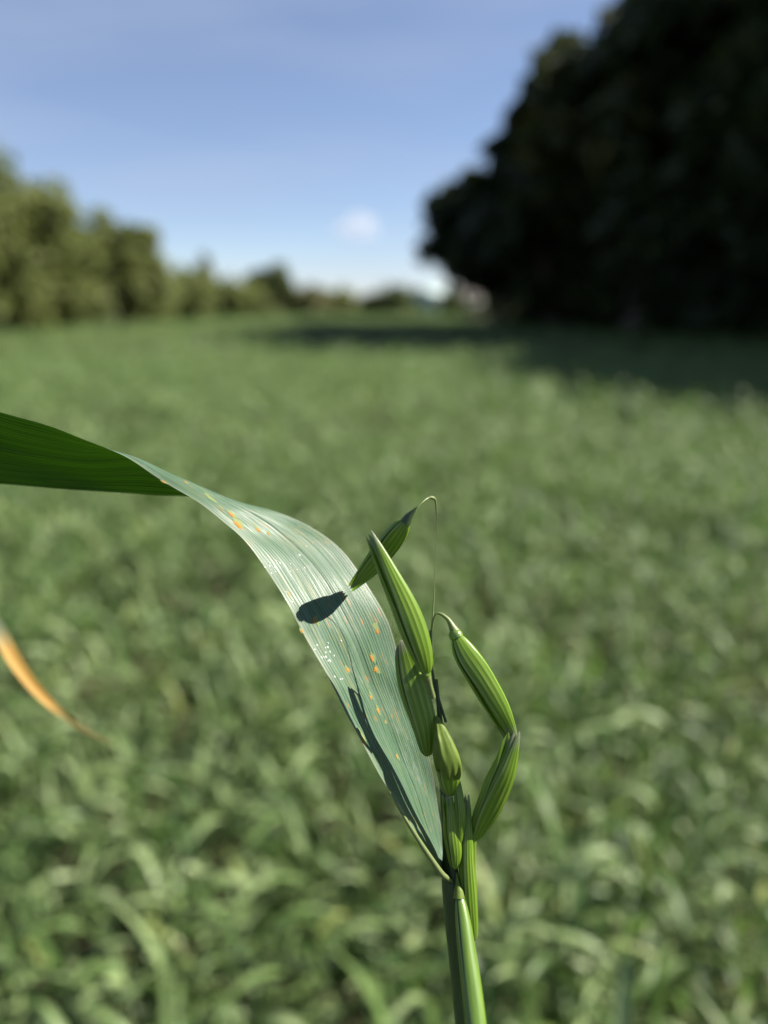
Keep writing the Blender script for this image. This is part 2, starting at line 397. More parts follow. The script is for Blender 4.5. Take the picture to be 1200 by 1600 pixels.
hd = [(-18.6, 28.5, 2.8, 2.2, 'brown_tree', 'brownish shrub at the foot of the tallest left-hand tree'),
      (-15.2, 38.5, 3.0, 2.2, 'olive_tree', 'olive shrub under the dip between the left-hand trees'),
      (-14.0, 47.0, 3.6, 2.4, 'olive_tree', 'broad olive shrub just right of the pointed olive tree'),
      (-14.6, 57.0, 4.0, 2.6, 'olive_tree', 'yellow-olive bush left of the slender bare-topped tree'),
      (-12.2, 62.0, 3.9, 2.6, 'olive_tree', 'yellow-olive bush left of the small dark round tree'),
      (-6.8, 68.0, 3.1, 2.4, 'brown_tree', 'reddish-brown bush right of the small dark round tree'),
      (-4.4, 71.0, 2.6, 2.4, 'olive_tree', 'low olive bush where the far hedge is lowest'),
      (-1.8, 73.0, 2.3, 2.4, 'deep_tree', 'low dark bush left of the pale mint shed'),
      (.9, 72.0, 3.0, 2.2, 'deep_tree', 'dark rounded bush touching the pale mint shed'),
      (1.9, 70.0, 1.2, 1.6, 'deep_tree', 'low dark bush in front of the pale mint shed'),
      (6.3, 74.0, 2.3, 1.5, 'deep_tree', 'dark bush between the mint shed and the tan house'),
      (10.5, 72.0, 2.4, 2.6, 'deep_tree', 'dark bush in front of the tan house'),
      (-15.6, 34.0, 3.4, 2.0, 'olive_tree', 'low olive shrub in front of the dip between the left-hand trees'),
      (-13.0, 51.5, 3.9, 2.2, 'olive_tree', 'olive shrub sloping down from the pointed olive tree'),
      (-10.6, 64.0, 3.4, 2.2, 'olive_tree', 'olive bush tucked against the small dark round tree'),
      (-20.0, 40.0, 4.0, 3.4, 'deep_tree', 'deep green bush behind the left-hand trees'),
      (-20.5, 52.0, 4.0, 3.8, 'deep_tree', 'deep green bush behind the pointed olive tree'),
      (-20.0, 66.0, 4.0, 3.8, 'deep_tree', 'deep green bush behind the yellow-olive bushes')]
for i, (x, y, h, r, m, lb) in enumerate(hd):
    bush(lb, x, y, h, r, m, 80 + i, GH, 2400, .24)

# ------------------------------------------------------------------ far buildings glimpsed under the dark trees
def box_mesh(name, x0, x1, y0, y1, z0, z1):
    V = [(x0, y0, z0), (x1, y0, z0), (x1, y1, z0), (x0, y1, z0), (x0, y0, z1), (x1, y0, z1), (x1, y1, z1), (x0, y1, z1)]
    F = [(0, 3, 2, 1), (4, 5, 6, 7), (0, 1, 5, 4), (1, 2, 6, 5), (2, 3, 7, 6), (3, 0, 4, 7)]
    return mesh_np(name, V, F, smooth=False)

def building(name, label, x, y, w, d, eave, ridge, wall, roof):
    root = empty(name, (x, y, 0)); tag(root, label, name.split('_')[-1]); root.rotation_euler = (0, 0, math.radians(48))
    obj('wall', box_mesh('wall', -w / 2, w / 2, 0, d, 0, eave), wall, root)
    t = .12; o = .2
    V = [(-w / 2 - o, -o, eave), (w / 2 + o, -o, eave), (w / 2 + o, d + o, eave), (-w / 2 - o, d + o, eave), (-w / 2 - o, d / 2, ridge), (w / 2 + o, d / 2, ridge)]
    V = V + [(a, b, c + t) for a, b, c in V]
    F = [(0, 1, 5, 4), (2, 3, 4, 5), (6, 10, 11, 7), (8, 11, 10, 9), (0, 6, 7, 1), (2, 8, 9, 3), (0, 4, 10, 6), (4, 3, 9, 10), (1, 7, 11, 5), (5, 11, 8, 2)]
    obj('roof', mesh_np('roof', V, F, smooth=False), roof, root)
    dk = NT('joinery').plain((.10, .10, .09), .5)
    obj('door', box_mesh('door', w * .12, w * .12 + .9, -.05, .02, 0, 1.95), dk, root)
    gl = NT('pane').plain((.03, .04, .05), .1, .5)
    for k in range(2):
        wx = -w * .42 + k * w * .26
        f = obj('window', box_mesh('window', wx, wx + .7, -.06, .02, 1.0, 1.9), dk, root)
        obj('pane', box_mesh('pane', wx + .08, wx + .62, -.075, -.04, 1.08, 1.82), gl, f)
    return root
building('garden_shed', 'pale mint shed glimpsed under the lowest branches of the dark trees', 5.0, 76.0, 2.4, 2.4, 2.1, 2.6,
         NT('mint_paint').plain((.36, .52, .45), .5), NT('pale_roof').plain((.38, .48, .45), .4))
building('small_house', 'tan house with pinkish roof half hidden under the dark trees', 9.6, 84.0, 4.0, 3.6, 1.9, 2.9,
         NT('tan_render').plain((.10, .09, .08), .8), NT('pink_tile').plain((.085, .07, .062), .8))

# ------------------------------------------------------------------ small cloud
def cloud():
    import bmesh
    bm = bmesh.new(); bmesh.ops.create_icosphere(bm, subdivisions=4, radius=1.0)
    me = bpy.data.meshes.new('cloud')
    g = random.Random(4)
    lob = [Vector((g.uniform(-1, 1), g.uniform(-1, 1), g.uniform(-.4, 1))).normalized() for _ in range(14)]
    for v in bm.verts:
        k = max(max(0, v.co.normalized().dot(l)) ** 10 for l in lob)
        v.co = v.co * (.55 + .5 * k)
        v.co.x *= 60; v.co.y *= 45; v.co.z *= 50
    bm.to_mesh(me); bm.free()
    t = NT('cloud_vapour'); t.n.remove(t.out); t.out = t.node('ShaderNodeOutputMaterial')
    vol = t.node('ShaderNodeVolumePrincipled'); vol.inputs['Density'].default_value = .0085
    vol.inputs['Color'].default_value = (1, .965, .97, 1); vol.inputs['Anisotropy'].default_value = .3
    t.l.new(vol.outputs[0], t.out.inputs['Volume'])
    o = obj('cloud', me, t.m); o.location = at(556, 358, 1900)
    tag(o, 'small soft white cloud low in the blue sky', 'cloud')
cloud()

# ------------------------------------------------------------------ oat crop
def blades(base, az, length, elev, droop, width, tint, rows, cols, twist, fold=.18):
    N = len(az); s = np.linspace(0, 1, rows)
    th = elev[:, None] - droop[:, None] * s[None, :] ** 1.4
    ds = length[:, None] / (rows - 1)
    rad = np.concatenate([np.zeros((N, 1)), np.cumsum(np.cos(th[:, :-1]) * ds, 1)], 1)
    hz = np.concatenate([np.zeros((N, 1)), np.cumsum(np.sin(th[:, :-1]) * ds, 1)], 1)
    ca, sa = np.cos(az)[:, None], np.sin(az)[:, None]
    C = np.stack([base[:, 0:1] + rad * ca, base[:, 1:2] + rad * sa, base[:, 2:3] + hz], -1)
    side = np.stack([-sa + 0 * s, ca + 0 * s, np.zeros((N, rows))], -1)
    nrm = np.stack([-np.sin(th) * ca, -np.sin(th) * sa, np.cos(th)], -1)
    tw = twist[:, None] * s[None, :]
    S = side * np.cos(tw)[..., None] + nrm * np.sin(tw)[..., None]
    Nn = nrm * np.cos(tw)[..., None] - side * np.sin(tw)[..., None]
    w = width[:, None] * np.minimum(1, .35 + s / .22)[None, :] * np.clip(1 - s ** 2.2, .02, 1)[None, :] * .5
    if cols == 2: V = np.stack([C - S * w[..., None], C + S * w[..., None]], 2)
    else:
        up = Nn * (w * fold * 2)[..., None]
        V = np.stack([C - S * w[..., None] + up, C, C + S * w[..., None] + up], 2)
    f0 = grid_faces(rows, cols)
    F = (f0[None] + (np.arange(N) * rows * cols)[:, None, None]).reshape(-1, 4)
    return V.reshape(-1, 3), F, np.repeat(tint, rows * cols)

def plant_leaves(g, px, py, per, hscale, wscale, lift=58.0):
    """leaf parameters for plants at px,py"""
    N = len(px) * per
    bx = np.repeat(px, per) + g.normal(size=N) * .012; by = np.repeat(py, per) + g.normal(size=N) * .012
    lev = np.tile(np.linspace(0, 1, per), len(px))
    top = np.repeat(hscale * (.85 + .3 * g.random(len(px))), per)
    top = top * (.86 + .16 * np.sin(bx * 9.3 + 1.7 * np.sin(by * 8.1)) * np.sin(by * 10.7 + 1.3 * np.sin(bx * 6.7)) + .12 * np.sin(bx * 5.1 + 2 * np.sin(by * 3.3)) + .10 * np.sin(by * 7.3 + bx * 2.7))
    bz = top * (.12 + .60 * lev) * (.85 + .3 * g.random(N))
    ln = (.085 + .085 * g.random(N)) * (1 + .1 * lev)
    el = np.radians(np.clip(g.normal(lift, 17, N), 5, 88)); dr = np.radians(np.clip(g.normal(118, 48, N), 10, 210))
    wd = (.0095 + .0075 * g.random(N)) * wscale
    az = g.random(N) * 2 * np.pi
    ti = .9 * g.random(N)
    sick = g.random(N) < .008; ti[sick] = .98
    return np.stack([bx, by, bz], -1), az, ln, el, dr, wd, ti, g.normal(size=N) * .9

CROP_H = .50
NEAR_Y0, NEAR_Y1 = .30, 1.90
def near_half(y): return .48 * y + .22
g = np.random.default_rng(5)
# --- individual plants nearest the camera: eight prototypes, each stem and each leaf a mesh of its own
protos = []
for k in range(8):
    gp = np.random.default_rng(100 + k); per = 12
    P = plant_leaves(gp, np.zeros(1), np.zeros(1), per, CROP_H, 1.0)
    meshes = []
    for i in range(per):
        a = [q[i:i + 1] for q in P]
        a[6] = a[6] * .55
        V, F, ti = blades(*a[:7], 10, 3, a[7])
        meshes.append(('leaf', mesh_np('oat_leaf', V, F, tint=ti)))
    hh = P[0][:, 2].max() + .03
    v, f, u = tube(spline([(0, 0, -.02), (.006 * gp.normal(), .006 * gp.normal(), hh * .5), (.012 * gp.normal(), .012 * gp.normal(), hh)], 8), np.linspace(.0032, .0016, 8), 6)
    meshes.append(('stem', mesh_np('oat_stem', v, f, u)))
    for nm, me in meshes: me.materials.append(M['stem'] if nm == 'stem' else M['crop'])
    protos.append(meshes)

cells = []
y = NEAR_Y0
step = .087
while y < NEAR_Y1:
    hw = near_half(y); x = -hw
    while x < hw:
        cells.append((x + g.uniform(-.035, .035), y + g.uniform(-.035, .035))); x += step
    y += step
cells = [c for c in cells if math.hypot(c[0] - .02, c[1] - .2) > .07]
cells.sort(key=lambda c: c[1]); cells = cells[:298]
for i, (x, y) in enumerate(cells):
    r = empty('oat_plant', (x, y, 0)); r.rotation_euler = (0, 0, g.uniform(0, 6.28))
    s = g.uniform(.86, 1.14) * (1 + .16 * math.sin(x * 9.3 + 1.7 * math.sin(y * 8.1)) * math.sin(y * 10.7)); r.scale = (s, s, s)
    tag(r, 'leafy green oat plant among the blurred nearest rows of the crop', 'oat plant', 'oat plants of the crop nearest the camera')
    for nm, me in protos[int(g.integers(0, 8))]:
        o = bpy.data.objects.new(nm, me); col.objects.link(o); o.parent = r

# --- the rest of the crop, too many to count
def crop_mass():
    Vs, Fs, Ts, o = [], [], [], 0
    last = max(c[1] for c in cells)
    tiers = [(-.9, 6.0, 150, 11, 1.0, 6, 3, 1.0), (6.0, 17.0, 62, 8, 1.4, 4, 2, 1.15), (17.0, 78.0, 9.5, 6, 2.8, 3, 2, 1.5)]
    for y0, y1, dens, per, ws, rows, cols, ls in tiers:
        hw1 = .66 * y1 + 1.0
        n = int(dens * (y1 - y0) * 2 * hw1)
        py = g.uniform(y0, y1, n); px = g.uniform(-hw1, hw1, n)
        keep = np.abs(px) < .66 * np.maximum(py, 0) + 1.0
        near = (py > NEAR_Y0 - .04) & (py < last + .02) & (np.abs(px) < np.array([near_half(v) for v in py]) + .03)
        clear = np.hypot(px, py) < .16                       # where the photographer's hands are
        clear |= np.hypot(px - .02, py - .2) < .06
        # field ends at the wood and the hedges
        wood = px > np.interp(py, [0, 8, 25, 44, 60, 90], [14, 13.5, 12.5, 7.0, 6.0, 5.0])
        hedge = px < np.interp(py, [0, 28, 40, 60, 90], [-22, -18.5, -15.5, -14.5, -14.0])
        thin = .5 + .5 * np.sin(px * 6.1 + 2.1 * np.sin(py * 4.3)) * np.sin(py * 7.7 + 1.9 * np.sin(px * 5.2))
        m = keep & ~near & ~clear & ~wood & ~hedge & (g.random(n) < .55 + .6 * thin)
        px, py = px[m], py[m]
        a = list(plant_leaves(g, px, py, per, CROP_H, ws, 58.0 if y0 < 6 else 42.0))
        a[2] = a[2] * ls
        # leaves must not reach up into the camera
        V, F, T = blades(*a[:7], rows, cols, a[7])
        Vs.append(V); Fs.append(F + o); Ts.append(T); o += len(V)
    me = mesh_np('oat_crop', np.concatenate(Vs), np.concatenate(Fs), tint=np.concatenate(Ts))
    tag(obj('oat_crop', me, M['crop']), 'dense blue-green oat crop filling the field to the trees', 'crop', kind='stuff')
crop_mass()

# --- yellowing plant in the lower right corner
def yellow_plant():
    p = at(1185, 1560, .62); r = empty('oat_plant', (p[0], p[1], 0))
    tag(r, 'yellowing oat plant in the bottom right corner', 'oat plant')
    gp = np.random.default_rng(8)
    P = plant_leaves(gp, np.zeros(1), np.zeros(1), 7, CROP_H * 1.08, 1.1)
    for i in range(7):
        a = [q[i:i + 1] for q in P]; V, F, ti = blades(*a[:7], 10, 3, a[7])
        obj('leaf', mesh_np('oat_leaf', V, F, tint=ti), M['yellow'], r)
    v, f, u = tube(spline([(0, 0, -.02), (.004, .003, .3), (0, .006, .48)], 8), np.linspace(.0032, .0016, 8), 6)
    obj('stem', mesh_np('oat_stem', v, f, u), M['stem'], r)
yellow_plant()

# --- neighbouring plant whose dried leaf curls in at the left edge
def dried_plant():
    foot = at(-190, 1500, .31); r = empty('oat_plant', (0, 0, 0))
    tag(r, 'oat plant at the left edge with a dried orange leaf tip hanging into view', 'oat plant')
    top = at(-150, 860, .285)
    v, f, u = tube(spline([(foot[0] - .02, foot[1] + .03, -.02), (foot[0] - .012, foot[1] + .012, .6), tuple(at(-175, 1300, .30)), tuple(top)], 30), np.linspace(.0034, .0018, 30), 8)
    obj('stem', mesh_np('oat_stem', v, f, u), M['stem'], r)
    ctl = [at(-150, 860, .285), at(-115, 868, .275), at(-60, 905, .262), at(-8, 978, .25), at(22, 1030, .247), at(52, 1072, .247), at(88, 1108, .249), at(130, 1138, .255), at(172, 1160, .262)]
    wid = [.003, .0040, .0044, .0046, .0042, .0034, .0024, .0015, .0005]
    C = spline(ctl, 60); W = spline(np.array(wid)[:, None], 60)
    T = np.gradient(C, axis=0); T /= np.linalg.norm(T, axis=1)[:, None]
    S = np.cross(T, FWD - .8 * RIGHT - .5 * UP); S /= np.linalg.norm(S, axis=1)[:, None]
    Nn = np.cross(S, T)
    V = np.stack([C + (k * S + (abs(k) - .5) * .35 * -Nn) * W for k in np.linspace(-.5, .5, 7)], 1)
    uv = np.stack(np.broadcast_arrays(np.linspace(0, 1, 7)[None, :], np.linspace(0, 1, 60)[:, None]), -1)
    t = NT('dried_leaf_surface'); u_, v_, _ = t.uv()
    n = t.noise(t.comb(t.math('MULTIPLY', u_, 14), t.math('MULTIPLY', v_, 4)), 1.0, 3)
    c = t.ramp(n, [(.3, (.36, .19, .035)), (.7, (.44, .28, .08))])
    c = t.mix(t.ramp(v_, [(.38, 1.0), (.46, 0.0)]), c, (.17, .20, .12))
    c = t.mix(t.ramp(v_, [(.72, 0.0), (.80, .85)]), c, (.075, .08, .03))
    obj('leaf', mesh_np('dried_leaf', V, grid_faces(60, 7), uv), t.leafy(c, c, .35, .6, .2), r)
dried_plant()

# ------------------------------------------------------------------ the oat plant held in focus
hero = empty('oat_plant', (0, 0, 0))
tag(hero, 'sharp oat stem with green spikelets and a rust-spotted flag leaf twisting out to the left', 'oat plant')

# --- flag leaf: rows of (A far/right edge, M rib, B near/left edge), each (px, py, depth)
rows_ = [
    ((702, 1376, .1500), None, (711, 1384, .1488)),
    ((699, 1358, .1512), None, (694, 1369, .1478)),
    ((694, 1325, .1540), None, (668, 1332, .1476)),
    ((688, 1280, .1558), None, (640, 1290, .1475)),
    ((678, 1220, .1572), None, (606, 1232, .1472)),
    ((663, 1160, .1580), None, (572, 1170, .1468)),
    ((644, 1095, .1584), None, (540, 1110, .1462)),
    ((627, 1040, .1582), None, (512, 1060, .1453)),
    ((608, 975, .1580), None, (476, 995, .1442)),
    ((572, 912, .1578), None, (447, 938, .1434)),
    ((528, 856, .1580), None, (414, 884, .1434)),
    ((472, 815, .1570), None, (378, 842, .1435)),
    ((408, 792, .1560), (378, 794, .1495), (340, 809, .1440)),
    ((356, 790, .1570), (330, 768, .1500), (299, 778, .1446)),
    ((298, 778, .1590), (280, 746, .1512), (246, 745, .1460)),
    ((236, 773, .1605), (216, 722, .1540), (190, 711, .1478)),
    ((150, 767, .1620), (135, 722, .1575), (120, 684, .1500)),
    ((50, 760, .1630), (45, 712, .1590), (40, 655, .1520)),
    ((-60, 752, .1635), (-60, 694, .1595), (-60, 632, .1530)),
    ((-200, 738, .1630), (-200, 694, .1600), (-190, 648, .1550)),
    ((-330, 742, .1620), (-330, 730, .1600), (-330, 715, .1580)),
    ((-400, 760, .1600), (-400, 759, .1600), (-400, 758, .1600)),
]
NR, NC = 220, 41
ctl = []
for ri, (A, Mm, B) in enumerate(rows_):
    arch = np.interp(ri, [7, 8, 9, 10, 11, 12, 15], [0, .0005, .0020, .0040, .0048, .0040, 0])     # the blade arches away over its top
    A = (A[0], A[1], A[2] + arch); B = (B[0], B[1], B[2] + arch)
    if Mm is not None: Mm = (Mm[0], Mm[1], Mm[2] + arch)
    a = at(*A); b = at(*B)
    if Mm is None:
        w = np.linalg.norm(a - b)
        m = (a + b) / 2 + .045 * w * FWD
        curl = np.interp(ri, [0, 1, 4, 6, 8], [.0005, .0026, .0044, .0028, 0])     # the lower left margin curls towards the viewer
        b = at(B[0], B[1], B[2] - curl)
    else: m = at(*Mm)
    ctl.append((a, m, b))
R = spline(np.array(ctl), NR)                    # NR x 3 x 3
q = np.linspace(0, 1, NC)                        # 0 at B, 1 at A
L0 = (1 - q) * (1 - 2 * q); L1 = 4 * q * (1 - q); L2 = q * (2 * q - 1)
LEAF = R[:, 2, None] * L0[None, :, None] + R[:, 1, None] * L1[None, :, None] + R[:, 0, None] * L2[None, :, None]
gv = np.random.default_rng(3)
vv = np.linspace(0, 1, NR)[:, None]; qq = q[None, :]
nl = np.cross(np.gradient(LEAF, axis=0), np.gradient(LEAF, axis=1)); nl /= np.linalg.norm(nl, axis=2)[..., None] + 1e-12
wav = .00022 * np.sin(vv * 31 + qq * 3) * (np.abs(qq - .5) * 2) ** 2 + .00010 * np.sin(vv * 70 + 9 * qq) + .00030 * np.exp(-((qq - .5) / .035) ** 2)
LEAF = LEAF + nl * wav[..., None]
uvL = np.stack(np.broadcast_arrays(qq, vv), -1)
leaf_me = mesh_np('flag_leaf', LEAF, grid_faces(NR, NC), uvL.reshape(-1, 2))
leaf_o = obj('flag_leaf', leaf_me, M['blade'], hero)
tag(leaf_o, 'blue-green leaf blade with orange rust spots, dark underside past the twist')
LX, LY = project(LEAF.reshape(-1, 3)); LX = LX.reshape(NR, NC); LY = LY.reshape(NR, NC)
# which side of the blade faces the camera
cam_side = np.sign(np.einsum('ijk,ijk->ij', nl, CAM - LEAF))

def on_leaf(px, py, vmax=.66):
    d = (LX - px) ** 2 + (LY - py) ** 2
    d[int(NR * vmax):] = 1e9
    i, j = np.unravel_index(np.argmin(d), d.shape); return i, j

def patches(name, spots, mat, lift, seed, dome=0.0):
    g = np.random.default_rng(seed); VV, FF, o = [], [], 0
    for px, py, L, W in spots:
        i, j = on_leaf(px, py); p = LEAF[i, j]; n = nl[i, j] * cam_side[i, j]
        t = LEAF[min(i + 2, NR - 1), j] - LEAF[max(i - 2, 0), j]; t /= np.linalg.norm(t); s = np.cross(n, t)
        k = 12; th = np.linspace(0, 2 * np.pi, k, endpoint=False)
        rr = 1 + .28 * g.normal(size=k).clip(-1.2, 1.2)
        mm = .000125
        ring = [p + n * lift + (np.cos(a) * L * t + np.sin(a) * W * s) * mm * r * .5 for a, r in zip(th, rr)]
        mid = [p + n * (lift + dome * .8 * W * mm) + (np.cos(a) * L * t + np.sin(a) * W * s) * mm * r * .25 for a, r in zip(th, rr)]
        V = ring + mid + [p + n * (lift + dome * W * mm)] * k
        VV.append(np.array(V)); FF.append(grid_faces(3, k, o, wrap=True)); o += 3 * k
    me = mesh_np(name, np.concatenate(VV), np.concatenate(FF), uv=np.zeros((o, 2)) + np.random.default_rng(1).random((o, 1)) * .2)
    c = obj(name, me, mat, leaf_o); tag(c, kind='stuff'); return c
rust = [(371, 818, 20, 11), (362, 806, 16, 7), (402, 828, 12, 6), (330, 782, 15, 7), (322, 776, 7, 5), (290, 756, 7, 4), (212, 719, 9, 4), (588, 1048, 11, 10), (581, 1030, 15, 7),
        (543, 1049, 9, 8), (590, 1112, 12, 7), (568, 1156, 18, 8), (493, 970, 12, 9), (341, 783, 9, 5), (420, 836, 6, 4), (588, 985, 10, 9), (471, 988, 8, 5), (620, 1185, 8, 4),
        (578, 1088, 12, 4), (602, 1130, 7, 4), (195, 710, 7, 4), (345, 795, 7, 3)]
halo_m = mat_smooth('chlorotic_halo', (.13, .18, .06), (.20, .23, .09), .6, .2, 9, .2)
patches('chlorotic_halos', [(a + 1, b - 2, c * 1.5, d * 1.0) for a, b, c, d in rust], halo_m, .00003, 5)
patches('rust_spots', [(a, b, c * .78, d * .72) for a, b, c, d in rust], M['rust'], .00006, 2, .08)
fg = np.random.default_rng(12); fl = []
for cx, cy, n, sp in ((425, 888, 9, 7), (506, 1024, 14, 8), (532, 1061, 6, 4), (452, 928, 5, 8), (470, 885, 6, 14), (512, 1010, 6, 10), (378, 783, 1, 1)):
    for k in range(n): fl.append((cx + fg.normal() * sp, cy + fg.normal() * sp, 2.2 + 3.2 * fg.random() ** 2, 1.8 + 2 * fg.random() ** 2))
patches('wax_flecks', fl, M['fleck'], .00004, 6, .35)

# --- stem and sheath
def px_tube(name, pts, radii_px, mat, n=60, seg=20, parent=hero, extra=None):
    P = [at(*p) for p in pts]; Rr = [r * p[2] / FPX for r, p in zip(radii_px, pts)]
    if extra:
        for p, r in extra: P.append(np.array(p)); Rr.append(r)
    C = spline(P, n); Rr = spline(np.array(Rr)[:, None], n)[:, 0]
    v, f, u = tube(C, np.maximum(Rr, 1e-5), seg)
    return obj(name, mesh_np(name, v, f, u), mat, parent)

low = at(738, 1640, .1525)
far_low = at(776, 2000, .160)
extra = [(at(752, 1760, .1535), .0030), (far_low, .0030), ((far_low[0] + .002, far_low[1] + .004, far_low[2] - .06), .0030), ((far_low[0] + .003, far_low[1] + .007, .88), .0030),
         ((far_low[0] + .003, far_low[1] + .009, .60), .0031), ((far_low[0] + .002, far_low[1] + .010, .30), .0032), ((far_low[0], far_low[1] + .010, -.02), .0034)]
px_tube('stem', [(681, 1062, .1472), (687, 1120, .1478), (692, 1190, .1482), (698, 1260, .1486), (703, 1320, .1488), (710, 1390, .1492), (724, 1500, .1505), (738, 1640, .1525)],
        [3, 4, 7, 10, 12, 15, 16, 17], M['stem'], 90, 20, extra=[(p, r * .75) for p, r in extra])
def sheath():
    """leaf sheath: a split tube round the stem, open on the spikelet side at its mouth"""
    P = [at(703, 1330, .1492), at(709, 1375, .1494), at(715, 1430, .1498), at(723, 1500, .1506), at(736, 1620, .1525)] + [np.array(e[0]) for e in extra]
    Rp = [11, 18, 20, 21, 22]; Rr = [r * .1495 / FPX for r in Rp] + [e[1] for e in extra]
    n = 220; C = spline(P, n); Rr = spline(np.array(Rr)[:, None], n)[:, 0]
    T = np.gradient(C, axis=0); T /= np.linalg.norm(T, axis=1)[:, None]
    S = np.cross(T, FWD); S /= np.linalg.norm(S, axis=1)[:, None]; D = np.cross(T, S)
    k = 36
    gap = np.interp(np.linspace(0, 1, n), [0, .04, .25, 1], [2.6, 1.5, .5, .05])
    V = []
    for i in range(n):
        a0 = -.6        # opening faces the camera's right
        th = np.linspace(a0 + gap[i] / 2, a0 + 2 * np.pi - gap[i] / 2 + .25 * min(1, max(0, (.6 - gap[i]) / .4)), k)
        rr = Rr[i] * (1 + .018 * np.sin(th * 17)) * np.linspace(1, 1.06, k)
        V.append(C[i] + rr[:, None] * (np.cos(th)[:, None] * S[i] - np.sin(th)[:, None] * D[i]))
    uv = np.stack(np.broadcast_arrays(np.linspace(0, 1, k)[None, :], np.linspace(0, 6, n)[:, None]), -1)
    obj('leaf_sheath', mesh_np('leaf_sheath', np.array(V), grid_faces(n, k), uv), M['sheath'], hero)
sheath()

# --- spikelets
def shell(path, W, flat, th0, th1, prof, ribs, roll, k=56, n=54, rib_amp=.018, tipshift=0.0, inflate=1.0, s_from=0.0, s_to=1.0, split=None, pw=1.45):
    """boat-shaped husk along path: angles th0..th1 round the axis, 0 = towards the camera"""
    C = spline([at(*p) for p in path], n)
    T = np.gradient(C, axis=0); T /= np.linalg.norm(T, axis=1)[:, None]
    S = np.cross(T, FWD); S /= np.linalg.norm(S, axis=1)[:, None]; S *= np.sign(S.mean(0) @ RIGHT); D = np.cross(S, T)
    D *= np.sign(np.einsum('ij,j->i', D, -FWD))[:, None]
    s = np.linspace(0, 1, n)
    a, b = prof
    w = (s + .004) ** a * (1 - s + .002) ** b; pk = a / (a + b); w /= pk ** a * (1 - pk) ** b
    w = w * (1 + .045 * np.sin(5.5 * s + W) + .025 * np.sin(13 * s + 2 * W)) * W * .5 * path[0][2] / FPX * inflate
    th = np.linspace(th0, th1, k)[None, :] + 0 * s[:, None]
    uu = np.linspace(0, 1, k)[None, :]
    rr = 1 + rib_amp * np.cos(uu * 2 * np.pi * ribs) * (np.sin(np.pi * s)[:, None] ** .5)
    thr = th + roll
    ph = th - (split if split is not None else -.5)
    sec = (np.abs(np.cos(ph)) ** pw + np.abs(np.sin(ph)) ** pw) ** (-1 / pw)
    keel = np.clip(np.sin(np.pi * s), 0, 1)[:, None] ** .6
    rr = rr * (1 + (sec - 1) * keel)
    # ellipse in (side, depth) frame
    V = C[:, None] + w[:, None, None] * rr[..., None] * (np.sin(thr)[..., None] * S[:, None] + flat * np.cos(thr)[..., None] * D[:, None])
    V = V + (tipshift * (s ** 3) * path[0][2] / FPX)[:, None, None] * S[:, None]
    uv = np.stack(np.broadcast_arrays(uu, s[:, None] * (s_to - s_from) + s_from), -1)
    return V, grid_faces(n, k), uv

def spikelet(path, W, flat=.75, prof=(.55, .85), roll=0.0, gape=3.0, label=None, split=-.55, mat='glume', ribs=.009, pw=1.45):
    """floret body with two glumes clasping it"""
    def mk(nm, V, F, uv, parent, m): return obj(nm, mesh_np(nm, V, F, uv.reshape(-1, 2)), M[m], parent)
    fp = [path[0]] + list(path[1:-1]) + [tuple(np.array(path[-1]) * .93 + np.array(path[-2]) * .07)]
    V, F, uv = shell(fp, W * .86, flat * .9, -math.pi, math.pi, prof, 10, roll, k=64, rib_amp=ribs, split=split, pw=pw)
    body = mk('spikelet', V, F, uv, hero, mat)
    if label: tag(body, label)
    V, F, uv = shell(path, W, flat, split, split + 3.0, prof, 7, roll, tipshift=gape, rib_amp=ribs, split=split, pw=pw)          # sunny side, overlapping
    mk('glume', V, F, uv, body, mat)
    p2 = list(path[:-1]) + [tuple(np.array(path[-1]) * .9 + np.array(path[-2]) * .1)]
    V, F, uv = shell(p2, W * .95, flat * .97, split + 2.8, split + 2 * math.pi - .22, prof, 7, roll, tipshift=-gape, rib_amp=ribs, split=split, pw=pw)
    mk('glume', V, F, uv, body, mat)
    return body

def pedicel(pts, rad, parent=hero, mat='pedicel', name='pedicel'):
    return px_tube(name, pts, rad, M[mat], 40, 10, parent)

# S1 dark spikelet hanging over the leaf, tip touching the blade
s1 = spikelet([(636, 812, .1450), (618, 836, .1465), (592, 870, .1496), (568, 897, .1528), (545, 922, .1559)], 40, .5, (.72, 1.1), 0, 5, 'shaded dark spikelet crossing in front of the leaf edge')
pedicel([(634, 816, .1450), (640, 806, .1446), (652, 792, .1441)], [9, 6, .6], s1, 'stem', 'spikelet_base')
pedicel([(650, 796, .1442), (660, 785, .1450), (668, 779, .1464), (676, 778, .1470), (681, 787, .1478), (682, 830, .1496), (680, 890, .1498), (677, 950, .1490), (674, 990, .1480)],
        [.6, .8, 1.8, 2.8, 1.6, .5, .5, 1.2, 2.2], s1)
pedicel([(674, 985, .1480), (675, 1030, .1475), (679, 1070, .1474), (688, 1100, .1474), (697, 1128, .1474)], [3.4, 2.6, 2.4, 2.3, 2.3], hero, 'stem')
# S2 bright upright spikelet with grey membranous tip
s2 = spikelet([(667, 1056, .1424), (655, 1012, .1419), (632, 950, .1414), (604, 890, .1412), (574, 830, .1415)], 45, .70, (.78, 1.15), .10, 6, 'bright yellow-green spikelet with a grey papery tip')
pedicel([(663, 1050, .1428), (667, 1058, .1428), (671, 1070, .1432), (677, 1090, .1440)], [8, 7, 4.5, 4], s2)
# S3 shaded spikelet behind it against the leaf
s3 = spikelet([(668, 1182, .1466), (663, 1140, .1463), (650, 1090, .1462), (637, 1045, .1463), (626, 1000, .1466)], 50, .4, (.62, .60), 0, 0, 'dark spikelet tucked between leaf and stem')
